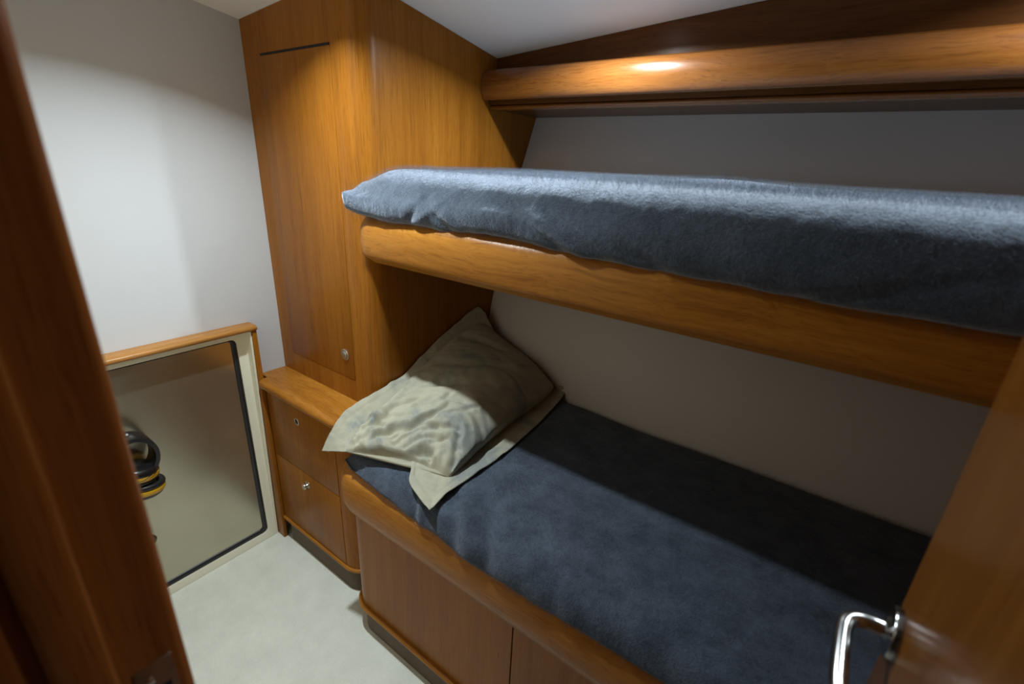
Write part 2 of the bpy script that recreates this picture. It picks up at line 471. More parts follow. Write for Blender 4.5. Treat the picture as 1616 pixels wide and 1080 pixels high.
# body: walls only, thick 2 cm, following the rounded corner
bm = bmesh.new()
zc = lambda x, y: ceil_z(x, y) - 0.001
ring = [[], [], [], []]
for k, (p, s, u) in enumerate(plan_path(pts)):
    y_top = zc(p.x, p.y)
    q = p - s*0.02
    ring[0].append(bm.verts.new((p.x, p.y, 0.772))); ring[1].append(bm.verts.new((p.x, p.y, y_top)))
    ring[2].append(bm.verts.new((q.x, q.y, 0.772))); ring[3].append(bm.verts.new((q.x, q.y, zc(q.x, q.y))))
for i in range(len(pts)-1):
    for (m0, m1) in ((0, 1), (1, 3), (3, 2), (2, 0)):
        bm.faces.new((ring[m0][i], ring[m0][i+1], ring[m1][i+1], ring[m1][i]))
for i in (0, len(pts)-1):
    bm.faces.new((ring[0][i], ring[1][i], ring[3][i], ring[2][i]))
zz = list(np.linspace(0.772, 1.925, 24))
yz = [(1.20, 0.772)] + [(hull_y(XS, z)-0.0015, z) for z in zz] + [(1.60, zc(XS, 1.60)), (1.20, zc(XS, 1.20))]
f0 = [bm.verts.new((XS, y, min(z, zc(XS, y)))) for y, z in yz]; f1 = [bm.verts.new((XS-0.02, y, min(z, zc(XS, y)))) for y, z in yz]
bm.faces.new(f0); bm.faces.new(f1[::-1])
for i in range(len(yz)):
    j = (i+1) % len(yz); bm.faces.new((f0[i], f0[j], f1[j], f1[i]))
bmesh.ops.remove_doubles(bm, verts=bm.verts[:], dist=1e-5)
obj('carcass', bm, wood_v, ward)
# door: flush panel with fine joints; the joint above it is a dark slot
DL, DR, DB, DT = -1.722, -1.322, 0.858, 1.882
bm = bmesh.new(); add_box(bm, DL, DR, YW-0.0022, YW+0.012, DB, DT, bev=0.0015)
wd = obj('door', bm, wood_v, ward)
bm = bmesh.new(); add_box(bm, -1.690, -1.322, YW-0.0030, YW+0.004, DT-0.001, DT+0.0055)
obj('finger_slot', bm, m_hole, ward, label='dark slot above the door')
def knob(parent, x, y, z, r=0.0125, name='knob', mat=m_nickel):
    bm = add_lathe(bmesh.new(), [(r*1.25, 0), (r*1.25, 0.002), (r*0.6, 0.0035), (r*0.5, 0.009), (r*0.75, 0.012), (r, 0.0155), (r, 0.018), (r*0.85, 0.0205), (0, 0.0215)], (x, y, z), (0, -1, 0), 28)
    return obj(name, bm, mat, parent)
bm = add_lathe(bmesh.new(), [(0.0205, 0), (0.0205, 0.003), (0.0188, 0.0050), (0.0150, 0.0054), (0.0140, 0.0036), (0.0132, 0.0036), (0.0132, 0.0062), (0.0115, 0.0076), (0, 0.0078)], (-1.367, YW-0.0022, 0.943), (0, -1, 0), 36)
obj('push_knob', bm, m_nickel, wd, label='round satin metal push knob')

# ------------------------------------------------------------------ low cabinet
cab = thing('storage_cabinet', (-1.48, 0.9, 0.0), 'low teak cabinet below the wardrobe with flip front above a knobbed door', 'cabinet')
CX0 = -1.744; CYF = 0.795
pts = round_corner_path_right(CX0, CYF, XS+0.0, 1.32, 0.085, 12)
def wall_along(pts, z0, z1, t, m, name, parent, ofs=0.0, smooth=40):
    bm = bmesh.new()
    sweep(bm, plan_path(pts), [(ofs, z0), (ofs, z1), (ofs-t, z1), (ofs-t, z0)])
    return obj(name, bm, m, parent, smooth)
wall_along([(XW+0.002, CYF)]+pts, 0.10, 0.735, 0.018, wood_v, 'carcass', cab)
def bead(pts, z, r, m, name, parent, ofs=0.0):
    bm = bmesh.new()
    secn = [(ofs + r*0.9*math.cos(t), z + r*math.sin(t)) for t in np.linspace(-math.pi/2, math.pi/2, 9)] + [(ofs-0.012, z+r), (ofs-0.012, z-r)]
    sweep(bm, plan_path(pts), secn)
    return obj(name, bm, m, parent, 50)
bead(pts, 0.106, 0.0085, wood_x, 'base_moulding', cab, 0.002)
pk = round_corner_path_right(CX0+0.03, CYF+0.005, XS-0.008, 1.30, 0.08, 12)
wall_along(pk, 0.0, 0.10, 0.015, m_kick, 'kickboard', cab)
bm = bmesh.new(); add_box(bm, CX0, XS-0.03, CYF+0.01, 1.0, 0.100, 0.112)
obj('bottom_board', bm, wood_dk, cab)
# fronts
bm = bmesh.new(); add_box(bm, CX0+0.004, -1.3035, CYF-0.0022, CYF+0.012, 0.4385, 0.728, bev=0.0012)
fl = obj('flip_front', bm, wood_v, cab)
bm = add_lathe(bmesh.new(), [(0.0115, 0.0), (0.0150, 0.0), (0.0150, 0.002), (0.0135, 0.0034), (0.0115, 0.0030), (0.0106, 0.0007), (0.0100, -0.004), (0, -0.004)], (-1.535, CYF-0.0022, 0.661), (0, -1, 0), 32)
rg = obj('finger_ring', bm, m_nickel, fl, label='small round metal ring around a dark hole')
bm = add_lathe(bmesh.new(), [(0.0104, -0.002), (0.0104, 0.0008), (0, 0.0008)], (-1.535, CYF-0.0022, 0.661), (0, -1, 0), 24)
obj('finger_hole', bm, m_hole, rg)
bm = bmesh.new(); add_box(bm, CX0+0.004, -1.3035, CYF-0.0022, CYF+0.012, 0.118, 0.4355, bev=0.0012)
cd_ = obj('door', bm, wood_v, cab)
knob(cd_, -1.513, CYF-0.0022, 0.387, 0.0125)
# worktop with bullnose edge
bm = bmesh.new()
tops_ = round_corner_path_right(CX0+0.001, CYF-0.002, XS-0.002, 0.925, 0.085, 12)
sec = []
for t in np.linspace(0, math.pi, 13): sec.append((0.024*math.sin(t)**0.9, 0.7525 - 0.0205*math.cos(t)))
sec = sec + [(-0.014, 0.773), (-0.014, 0.732)]
sweep(bm, plan_path(tops_), sec)
edge = obj('worktop_edge', bm, wood_x, cab, 50)
bm = bmesh.new()
inner = [(p[0], p[1]) for p in tops_]
pp = plan_path(tops_)
poly = [(p - s*0.0152) for p, s, u in pp]
poly2 = [(v.x, v.y) for v in poly]
poly2 = [(XW+0.002, poly2[0][1])] + poly2 + [(poly2[-1][0], YW+0.02), (XW+0.002, YW+0.02)]
lo = [bm.verts.new((x, y, 0.752)) for x, y in poly2]; hi = [bm.verts.new((x, y, 0.7715)) for x, y in poly2]
bm.faces.new(hi); bm.faces.new(lo[::-1])
for i in range(len(poly2)):
    j = (i+1) % len(poly2); bm.faces.new((lo[i], lo[j], hi[j], hi[i]))
obj('worktop', bm, wood_x, cab)

# ------------------------------------------------------------------ hatch in the left wall
hat = thing('access_hatch', (XW, 0.47, 0.0), 'low framed metal access hatch in the white wall beside the cabinet', 'hatch')
# teak lip
bm = bmesh.new()
lip = [(XW+0.001, HZ1), (XW+0.054, HZ1)]
for t in np.linspace(-math.pi/2, math.pi/2, 9): lip.append((XW+0.056+0.009*math.cos(t), HZ1+0.0095+0.0095*math.sin(t)))
lip += [(XW+0.001, HZ1+0.019)]
A = [bm.verts.new((x, HY0-0.02, z)) for x, z in lip]; B = [bm.verts.new((x, HY1+0.0165, z)) for x, z in lip]
for i in range(len(lip)):
    j = (i+1) % len(lip); bm.faces.new((A[i], A[j], B[j], B[i]))
bm.faces.new(A[::-1]); bm.faces.new(B)
obj('top_lip', bm, wood_y, hat, 50)
bm = bmesh.new(); add_box(bm, XW+0.001, XW+0.056, HY1+0.001, HY1+0.0165, 0.0, HZ1-0.0005, bev=0.002)
obj('side_trim', bm, wood_v, hat)
bm = bmesh.new(); add_box(bm, XW+0.001, XW+0.056, HY0-0.0165, HY0-0.001, 0.0, HZ1-0.0005, bev=0.002)
obj('side_trim', bm, wood_v, hat)
# cream moulded frame: reveals + face with rounded opening
OY0, OY1, OZ0, OZ1 = HY0+0.040, 0.739, 0.034, 0.936
def rrect(y0, y1, z0, z1, r, seg=6):
    out = []
    for cy, cz, a0 in ((y1-r, z1-r, 0), (y0+r, z1-r, 90), (y0+r, z0+r, 180), (y1-r, z0+r, 270)):
        for i in range(seg+1):
            a = math.radians(a0 + 90*i/seg); out.append((cy+r*math.cos(a), cz+r*math.sin(a)))
    return out
bm = bmesh.new()
loops = [  # (inset rectangle, x)
    (rrect(HY0+0.0005, HY1-0.0005, 0.0005, HZ1-0.0005, 0.003), XW+0.050),
    (rrect(HY0+0.003, HY1-0.003, 0.002, HZ1-0.003, 0.004), XW+0.051),
    (rrect(HY0+0.006, HY1-0.006, 0.0045, HZ1-0.006, 0.006), XW+0.047),
    (rrect(HY0+0.007, HY1-0.007, 0.005, HZ1-0.007, 0.008), XW+0.010),
    (rrect(HY0+0.013, HY1-0.013, 0.008, HZ1-0.013, 0.012), XW+0.005),
    (rrect(OY0-0.004, OY1+0.004, OZ0-0.004, OZ1+0.004, 0.022), XW+0.005),
    (rrect(OY0, OY1, OZ0, OZ1, 0.02), XW+0.002),
    (rrect(OY0, OY1, OZ0, OZ1, 0.02), XW-0.045),
]
# the bottom reveal is absent: the carpet meets the face directly
def fixb(l, x):
    return [(yy, zz) for yy, zz in l]
vr = []
for l, x in loops:
    vr.append([bm.verts.new((x if not (zz < 0.03 and x > XW+0.006) else XW+0.006, yy, zz)) for yy, zz in l])
n = len(vr[0])
for p, q in zip(vr[:-1], vr[1:]):
    for i in range(n):
        j = (i+1) % n
        try: bm.faces.new((p[i], p[j], q[j], q[i]))
        except ValueError: pass
obj('moulded_frame', bm, m_cream, hat, 40, label='cream moulded inner frame')
# rubber seal + panel
bm = bmesh.new()
o1, o2, o3 = rrect(OY0+0.0003, OY1-0.0003, OZ0+0.0003, OZ1-0.0003, 0.02), rrect(OY0+0.010, OY1-0.010, OZ0+0.010, OZ1-0.004, 0.016), rrect(OY0+0.020, OY1-0.018, OZ0+0.022, OZ1-0.006, 0.013)
L1 = [bm.verts.new((XW-0.003, y, z)) for y, z in o1]; L2 = [bm.verts.new((XW+0.000, y, z)) for y, z in o2]
L3 = [bm.verts.new((XW-0.007, y, z)) for y, z in o3]; L4 = [bm.verts.new((XW-0.03, y, z)) for y, z in o3]; L0 = [bm.verts.new((XW-0.03, y, z)) for y, z in o1]
for p, q in ((L0, L1), (L1, L2), (L2, L3), (L3, L4), (L4, L0)):
    for i in range(n):
        j = (i+1) % n; bm.faces.new((p[i], p[j], q[j], q[i]))
obj('rubber_seal', bm, m_rubber, hat, 60, label='black rubber seal round the panel')
bm = bmesh.new()
o3b = rrect(OY0+0.0195, OY1-0.0175, OZ0+0.0215, OZ1-0.0055, 0.013)
F_ = [bm.verts.new((XW-0.008, y, z)) for y, z in o3b]; K_ = [bm.verts.new((XW-0.028, y, z)) for y, z in o3b]
bm.faces.new(F_); bm.faces.new(K_[::-1])
for i in range(n):
    j = (i+1) % n; bm.faces.new((F_[i], F_[j], K_[j], K_[i]))
pan = obj('panel', bm, m_panel, hat, 30, label='scuffed satin metal panel')
# turn latch low on the panel
bm = add_lathe(bmesh.new(), [(0.016, 0), (0.017, 0.004), (0.011, 0.012), (0.010, 0.020), (0.021, 0.026), (0.023, 0.034), (0.018, 0.040), (0, 0.042)], (XW-0.008, 0.333, 0.289), (1, 0, 0), 28)
obj('latch_knob', bm, m_black, pan, label='black plastic latch knob')
# hook for the ear defenders
bm = add_tube(bmesh.new(), smooth_pts([(XW-0.008, 0.345, 0.722), (XW+0.02, 0.345, 0.722), (XW+0.045, 0.345, 0.720), (XW+0.060, 0.345, 0.732)], 5), 0.004, 10)
obj('hook', bm, m_black, pan)

# ------------------------------------------------------------------ ear defenders hanging on the hatch
ed = thing('ear_defenders', (XW+0.05, 0.36, 0.50), 'black and yellow ear defenders hanging on the metal hatch panel', 'ear defenders')
C0 = Vector((XW+0.045, 0.345, 0.60))
# the band plane is vertical, cups one above the other, slightly fanned
def band(bm, cx, cy, cz, ry, rz, w, t, a0, a1, tilt):
    secn = [(-w/2, -t/2), (-w/2+0.002, -t/2-0.0006), (w/2-0.002, -t/2-0.0006), (w/2, -t/2), (w/2, t/2), (w/2-0.003, t/2+0.0012), (-w/2+0.003, t/2+0.0012), (-w/2, t/2)]
    path = []
    for i in range(33):
        a = a0 + (a1-a0)*i/32
        nrm = Vector((0, math.cos(a)/ry, math.sin(a)/rz)).normalized()
        p = Vector((cx + tilt*math.sin(a), cy + ry*math.cos(a), cz + rz*math.sin(a)))
        path.append((p, Vector((1, 0, 0)), nrm))
    return sweep(bm, path, secn)
bm = band(bmesh.new(), XW+0.056, 0.342, 0.646, 0.062, 0.076, 0.070, 0.012, math.radians(215), math.radians(-42), 0.006)
hb = obj('headband', bm, m_black, ed, 50)
def cup(cy, cz, nrm, flip):
    nrm = Vector(nrm).normalized()
    up = Vector((1, 0, 0)); side = nrm.cross(up).normalized()
    up = side.cross(nrm)
    o = Vector((XW+0.056, cy, cz))
    def shell(bm, prof, rx=0.046, ry=0.060, seg=36):
        rings = []
        for k, (r, h) in enumerate(prof):
            rings.append([bm.verts.new(o + nrm*h + (up*math.cos(2*math.pi*i/seg)*rx + side*math.sin(2*math.pi*i/seg)*ry)*r) for i in range(seg)])
        for p, q in zip(rings[:-1], rings[1:]):
            for i in range(seg):
                j = (i+1) % seg; bm.faces.new((p[i], p[j], q[j], q[i]))
        bm.faces.new(rings[0][::-1]); bm.faces.new(rings[-1])
        return bm
    c = obj('ear_cup', shell(bmesh.new(), [(1.0, 0.0), (1.02, 0.004), (1.0, 0.014), (0.96, 0.018)]), m_yellow, ed, 50, label='yellow ear cup rim')
    obj('cup_cap', shell(bmesh.new(), [(0.95, 0.0175), (0.93, 0.024), (0.82, 0.032), (0.6, 0.037), (0.25, 0.039)]), m_black, c, 60, label='black domed cap')
    obj('cushion', shell(bmesh.new(), [(0.90, -0.0005), (0.99, -0.004), (1.02, -0.010), (0.97, -0.017), (0.82, -0.020), (0.66, -0.016), (0.6, -0.006)]), m_pad, c, 60, label='black padded cushion')
cup(0.344, 0.580, (0.30, 0.22, 1.0), 1)
cup(0.353, 0.529, (-0.05, -0.16, -1.0), -1)
bm = add_tube(bmesh.new(), smooth_pts([(XW+0.100, 0.315, 0.572), (XW+0.108, 0.346, 0.578), (XW+0.098, 0.385, 0.592), (XW+0.070, 0.404, 0.606)], 6), 0.0013, 8)
obj('wire_yoke', bm, m_chrome, ed)

# ------------------------------------------------------------------ lower bunk
lb = thing('lower_bunk', (-0.2, 1.1, 0.0), 'built-in teak lower bunk base with rounded front rail and corner', 'bunk')
BXL, BYF = -1.170, 0.727
pts = round_corner_path(BXL, BYF, 0.84, 0.86, 0.08, 12)
# front split into two panels by a dark joint at x = -0.475
XJ = -0.475
p1 = [p for p in pts if p[0] < XJ-0.02 or p[1] > BYF+1e-4] + [(XJ-0.0022, BYF)]
wall_along(p1, 0.118, 0.520, 0.018, wood_v, 'front_panel', lb)
p2 = [(XJ+0.0022, BYF), (0.2, BYF), (0.5, BYF), (0.84, BYF)]
wall_along(p2, 0.118, 0.520, 0.018, wood_v, 'front_panel', lb)
bm = bmesh.new(); add_box(bm, XJ-0.02, XJ+0.02, BYF+0.010, BYF+0.016, 0.118, 0.520)
obj('joint_backing', bm, m_hole, lb, label='dark gap between the two front panels')
bead(pts, 0.110, 0.0085, wood_x, 'base_moulding', lb, 0.006)
pk = round_corner_path(BXL+0.010, BYF+0.005, 0.84, 0.86, 0.078, 12)
wall_along(pk, 0.0, 0.103, 0.015, m_kick, 'kickboard', lb)
bm = bmesh.new(); add_box(bm, BXL+0.03, 0.84, BYF+0.01, 1.0, 0.103, 0.116)
obj('bottom_board', bm, wood_dk, lb)
def rail_section(zb, zt, bulge, back, lowf=0.4):
    """fat rounded hand-rail nosing; a = outwards"""
    s = []
    h = zt-zb
    ctrl = [(0.000, zb), (bulge*0.30, zb+h*lowf*0.35), (bulge*0.66, zb+h*lowf*0.75), (bulge*0.92, zb+h*lowf*1.25), (bulge, zb+h*max(0.5, lowf*1.8)), (bulge*0.93, zb+h*0.72), (bulge*0.72, zt-0.018), (bulge*0.40, zt-0.006), (0.002, zt), (-back*0.5, zt)]
    sm = smooth_pts([(a, b, 0) for a, b in ctrl], 4)
    s = [(v.x, v.y) for v in sm] + [(-back, zt), (-back, zb)]
    return s
rp_ = round_corner_path(BXL, BYF, 0.84, 0.86, 0.08, 12)
obj('front_rail', sweep(bmesh.new(), plan_path(rp_), rail_section(0.503, 0.682, 0.036, 0.030, 0.28)), wood_x, lb, 55)
bm = bmesh.new(); add_box(bm, BXL+0.02, 0.84, BYF+0.04, 1.405, 0.56, 0.60)
obj('base_board', bm, wood_v, lb)

# ------------------------------------------------------------------ upper bunk
ub = thing('upper_bunk', (-0.2, 1.25, 1.30), 'upper bunk shelf with thick rounded teak rail along its front', 'bunk')
UYF = 0.897
rp_ = round_corner_path(XS+0.004, UYF, 0.84, 0.975, 0.066, 12)
obj('front_rail', sweep(bmesh.new(), plan_path(rp_), rail_section(1.303, 1.436, 0.033, 0.030, 0.16)), wood_x, ub, 55)
bm = bmesh.new(); add_box(bm, XS+0.002, 0.84, 0.93, 1.575, 1.325, 1.372)
obj('base_board', bm, wood_v, ub)

# ------------------------------------------------------------------ blankets over the mattresses
def fbm(v, o=4): return noise.fractal(v, 1.0, 2.0, o)
def blanket(name, x0, x1, section_fn, nx, mat, endr=0.05, disp=None, rag=0.0):
    """lofts section_fn(x) -> list of (y,z) closed loops along x, rounded ends"""
    bm = bmesh.new(); rings = []
    xs = []
    for i in range(nx+1): xs.append(x0 + (x1-x0)*i/nx)
    for x in xs:
        rings.append([Vector((x, y, z)) for y, z in section_fn(x)])
    V = []
    for r in rings:
        row = []
        for k, p in enumerate(r):
            d = disp(p, k, len(r)) if disp else Vector((0, 0, 0))
            row.append(bm.verts.new(p + d))
        V.append(row)
    n = len(V[0])
    for i in range(nx):
        for k in range(n):
            j = (k+1) % n
            bm.faces.new((V[i][k], V[i][j], V[i+1][j], V[i+1][k]))
    for row, rev in ((V[0], True), (V[-1], False)):
        c = sum((v.co for v in row), Vector())/n
        cv = bm.verts.new(c)
        for k in range(n):
            j = (k+1) % n
            bm.faces.new((cv, row[k], row[j]) if rev else (cv, row[j], row[k]))
    return bm

def resample(pts, n):
    pts = [Vector((a, b)) for a, b in pts]
    d = [0]
    for a, b in zip(pts[:-1], pts[1:]): d.append(d[-1] + (b-a).length)
    xs = [p.x for p in pts]; ys = [p.y for p in pts]
    t = np.linspace(0, d[-1], n)
    return list(zip(np.interp(t, d, xs), np.interp(t, d, ys)))

def end_shrink(x, x0, x1, r):
    """0..1 : 0 in the middle, rises to 1 at the very ends along a quarter circle"""
    e = min(x-x0, x1-x)
    if e >= r: return 0.0
    return (1-e/r)**2

def sm_loop(ctrl, n):
    v = smooth_pts([(a, b, 0) for a, b in ctrl], 8)
    return resample([(p.x, p.y) for p in v], n)

# upper: thick mattress under a fleece hanging over the rail
UX0, UX1 = XS+0.004, 0.835
def upper_section(x):
    hem = interp(x, [-1.22, -1.17, -1.10, -1.03, -0.95, -0.86, -0.82, -0.72, -0.62, -0.48, -0.30, -0.14, 0.0, 0.2, 0.5], [1.452, 1.438, 1.434, 1.430, 1.434, 1.427, 1.431, 1.440, 1.434, 1.425, 1.420, 1.417, 1.414, 1.418, 1.41])
    out = interp(x, [-1.22, -1.18, -1.12, -1.0, -0.8, -0.62, -0.45, -0.2, 0.2], [0.846, 0.850, 0.856, 0.862, 0.866, 0.864, 0.858, 0.853, 0.850])
    s = end_shrink(x, UX0, UX1, 0.16)
    top = 1.568 - 0.040*s*s
    q = 0.045*s
    yb = hull_y(x, 1.50) - 0.012
    ctrl = [(out+0.045, hem+0.008), (out+0.020, hem+0.001), (out+0.008, hem+0.006), (out+0.001, hem+0.025), (out, hem+0.05+0.0*s), (out+0.016+0.4*q, 1.506), (out+0.036+0.8*q, 1.539-0.010*s), (out+0.062+q, top-0.010), (out+0.095+q, top-0.002), (out+0.14+q, top), (1.15, top+0.001), (1.4, top+0.002), (yb-0.05, top), (yb, top-0.02), (yb-0.03, 1.45), (yb-0.06, 1.39), (1.2, 1.385), (0.96, 1.385), (0.945, 1.44)]
    return sm_loop(ctrl, 190)
def upper_disp(p, k, n):
    f = k/n
    front = max(0.0, 1 - max(0.0, p.y-0.93)/0.06)
    low = max(0.0, min(1.0, (1.545-p.z)/0.10))*front
    a = noise.noise(Vector((p.x*5.0, p.z*4, 1.7)))
    b = noise.noise(Vector((p.x*13+p.z*9, p.z*12, 4.2)))
    c = fbm(Vector((p.x*45, p.y*45, p.z*45)), 4)
    fold = 0.0
    for fx, sl, w, amp in ((-0.985, 0.9, 0.012, -0.006), (-0.955, 1.3, 0.015, 0.006), (-0.83, -1.2, 0.014, -0.008), (-0.79, -1.4, 0.02, 0.006), (-0.50, -1.9, 0.018, -0.009), (-0.45, -2.2, 0.03, 0.008), (-0.30, -2.6, 0.03, -0.010), (-0.02, 3.0, 0.03, -0.007)):
        dd = (p.x - fx - sl*(p.z-1.43))/w
        fold += amp*math.exp(-dd*dd)
    d = low*(0.006*a + 0.004*b + fold)
    hump = 0.010*math.exp(-((p.x+0.36)/0.16)**2 - ((p.y-1.50)/0.08)**2) if p.z > 1.55 else 0.0
    top = (0.003*noise.noise(Vector((p.x*3, p.y*3, 8))) + hump)*(1-front)
    fz = 0.0010*c
    side = -0.012*max(0.0, 1-(p.x-UX0)/0.07)*max(0.0, min(1.0, (0.93-p.y)/0.05))
    return Vector((fz*0.5+side, -d-fz, top + fz + (0.005*noise.noise(Vector((p.x*9, 3, 1))) if low > 0.7 else 0)))
bm = blanket('fleece_blanket', UX0, UX1, upper_section, 420, m_fleece, disp=upper_disp)
ubk = tag(obj('fleece_blanket', bm, m_fleece, smooth=180), 'blue-grey fleece blanket wrapped over the upper bunk mattress', 'blanket', 'fleece blankets on the bunks')

# lower
LX0, LX1 = BXL+0.030, 0.835
def lower_section(x):
    s = end_shrink(x, LX0, LX1, 0.09)
    hem = interp(x, [-1.17, -1.1, -1.04, -0.95, -0.90, -0.83, -0.77, -0.71, -0.65, -0.55, -0.48, -0.40, -0.30, -0.1, 0.5], [0.690, 0.694, 0.686, 0.674, 0.672, 0.660, 0.658, 0.666, 0.652, 0.650, 0.658, 0.654, 0.660, 0.664, 0.668])
    out = interp(x, [-1.17, -1.1, -0.95, -0.8, -0.65, -0.5, -0.3, 0.0, 0.5], [0.712, 0.704, 0.699, 0.697, 0.690, 0.688, 0.690, 0.694, 0.694]) + 0.012*s
    top = 0.757 - 0.03*s
    yb = hull_y(x, 0.74) - 0.006
    ctrl = [(out+0.045, hem+0.012), (out+0.016, hem+0.008), (out+0.001, hem+0.020), (out+0.004, 0.705), (out+0.022, 0.735-0.02*s), (out+0.055, top-0.007), (out+0.11, top-0.001), (1.0, top+0.003), (1.25, top+0.003), (yb-0.06, top), (yb-0.006, top-0.012), (yb-0.03, 0.68), (yb-0.06, 0.612), (1.1, 0.608), (0.80, 0.608), (0.775, 0.66)]
    return sm_loop(ctrl, 170)
def lower_disp(p, k, n):
    front = max(0.0, 1 - max(0.0, p.y-0.76)/0.10) if p.z > 0.63 else 0.0
    a = noise.noise(Vector((p.x*6.0, p.z*5, 11.7)))
    b = noise.noise(Vector((p.x*16+p.y*10, p.y*9, 14.2)))
    c = fbm(Vector((p.x*60, p.y*60, p.z*60)), 3)
    fold = 0.0
    for fx, sl, w, amp in ((-0.80, -0.6, 0.018, -0.010), (-0.775, -0.6, 0.02, 0.008), (-0.66, -0.8, 0.022, -0.012), (-0.61, -0.9, 0.028, 0.012), (-0.55, -0.7, 0.02, -0.010), (-0.36, -0.9, 0.03, -0.008)):
        dd = (p.x - fx - sl*(p.y-0.70))/w
        fold += amp*math.exp(-dd*dd)
    d = front*(0.008*a + 0.005*b + fold)
    up = 0.004*noise.noise(Vector((p.x*3.5, p.y*3.5, 2))) if p.z > 0.72 else 0
    fz = 0.0010*c
    return Vector((0, -d*0.6-fz*.6, d*0.6 + up + fz))
bm = blanket('fleece_blanket', LX0, LX1, lower_section, 420, m_fleece, disp=lower_disp)
lbk = tag(obj('fleece_blanket', bm, m_fleece_low, smooth=180), 'blue-grey fleece blanket covering the lower bunk mattress under the pillow', 'blanket', 'fleece blankets on the bunks')

# ------------------------------------------------------------------ pillow
def bicubic(grid, u, v):
    """grid[r][c] Vectors, Catmull-Rom in both directions; u over columns, v over rows, 0..1"""
    def cr(a, b, c, d, t): return 0.5*((2*b) + (c-a)*t + (2*a-5*b+4*c-d)*t*t + (3*b-a-3*c+d)*t**3)
    def line(P, t):
        n = len(P)-1; x = min(max(t, 0), 1)*n; i = min(int(x), n-1); f = x-i
        g = lambda k: P[k] if 0 <= k <= n else (P[0]*2-P[1] if k < 0 else P[n]*2-P[n-1])
        return cr(g(i-1), g(i), g(i+1), g(i+2), f)
    return line([line(r, u) for r in grid], v)
V3 = Vector
PB = [  # cross-sections from the front hem to the back; each runs over the top from the wardrobe side to the open side
 [(-1.088,.704,.768),(-1.085,.703,.772),(-1.03,.725,.774),(-.97,.752,.774),(-.90,.785,.773),(-.83,.800,.772),(-.78,.806,.771),(-.775,.808,.766)],
 [(-1.095,.710,.767),(-1.09,.710,.788),(-1.03,.732,.800),(-.97,.760,.802),(-.90,.795,.804),(-.83,.812,.803),(-.772,.820,.794),(-.770,.822,.767)],
 [(-1.11,.745,.768),(-1.108,.745,.812),(-1.04,.775,.824),(-.97,.805,.832),(-.90,.84,.838),(-.83,.86,.838),(-.770,.872,.808),(-.775,.875,.767)],
 [(-1.125,.82,.768),(-1.12,.82,.838),(-1.05,.84,.846),(-.97,.865,.860),(-.90,.89,.868),(-.835,.91,.860),(-.776,.93,.814),(-.788,.93,.767)],
 [(-1.15,.93,.768),(-1.14,.93,.854),(-1.06,.95,.874),(-.97,.97,.890),(-.90,.985,.890),(-.84,1.0,.870),(-.785,1.01,.815),(-.80,1.01,.767)],
 [(-1.17,1.06,.77),(-1.165,1.06,.886),(-1.07,1.075,.904),(-.98,1.09,.914),(-.905,1.1,.904),(-.848,1.11,.874),(-.795,1.115,.815),(-.81,1.115,.767)],
 [(-1.185,1.22,.78),(-1.18,1.22,.940),(-1.08,1.235,.936),(-.99,1.245,.924),(-.91,1.25,.904),(-.852,1.255,.866),(-.802,1.26,.81),(-.82,1.26,.767)],
 [(-1.19,1.35,.80),(-1.185,1.35,.972),(-1.09,1.37,.950),(-1.0,1.385,.918),(-.915,1.39,.890),(-.855,1.39,.852),(-.812,1.39,.805),(-.83,1.39,.767)],
 [(-1.19,1.41,.82),(-1.185,1.415,.976),(-1.095,1.44,.940),(-1.005,1.455,.895),(-.92,1.45,.862),(-.862,1.445,.827),(-.825,1.44,.798),(-.84,1.435,.77)],
 [(-1.18,1.43,.85),(-1.175,1.44,.955),(-1.095,1.468,.910),(-1.01,1.475,.868),(-.925,1.467,.835),(-.87,1.46,.808),(-.838,1.453,.790),(-.845,1.45,.775)],
]
PB = [[V3(p) for p in r] for r in PB]
FOLDS = [  # polyline in plan, width, depth
 ([(-1.085,.700),(-1.111,.749),(-1.120,.801),(-1.122,.85),(-1.131,.909),(-1.150,.983)], .014, -.014),
 ([(-1.085,.80),(-1.085,.867),(-1.105,.938)], .014, .008),
 ([(-1.031,.755),(-1.007,.805),(-.962,.834),(-.923,.887),(-.919,.96)], .010, -.012),
 ([(-1.045,.775),(-1.010,.825),(-.965,.856),(-.93,.905)], .010, .007),
 ([(-1.081,.769),(-1.058,.817),(-1.061,.887),(-1.036,.939)], .009, -.009),
 ([(-.965,.786),(-.931,.841),(-.878,.88),(-.832,.901)], .009, -.010),
 ([(-.955,.80),(-.915,.856),(-.865,.895)], .010, .006),
 ([(-1.066,.96),(-.988,.972),(-.906,.981)], .005, -.004),
 ([(-.986,.791),(-.945,.858),(-.884,.872)], .007, -.007),
 ([(-.903,.780),(-.878,.806),(-.852,.812),(-.838,.795)], .010, -.016),
 ([(-.768,.800),(-.787,.842),(-.813,.889)], .008, -.010),
 ([(-.869,.837),(-.829,.871),(-.789,.869)], .008, -.008),
 ([(-.928,.791),(-.903,.83),(-.849,.859)], .008, -.009),
 ([(-1.071,.718),(-1.057,.749),(-1.053,.798)], .008, -.008),
 ([(-1.02,1.02),(-.93,1.08),(-.87,1.20)], .018, -.006),
 ([(-1.13,1.12),(-1.02,1.17),(-.92,1.28)], .02, -.006),
 ([(-1.15,1.28),(-1.10,1.33),(-1.02,1.36)], .02, -.008),
 ([(-1.00,.90),(-.96,.93),(-.945,1.0)], .008, -.006),
 ([(-.89,.93),(-.86,.96),(-.85,1.02)], .008, -.006),
]
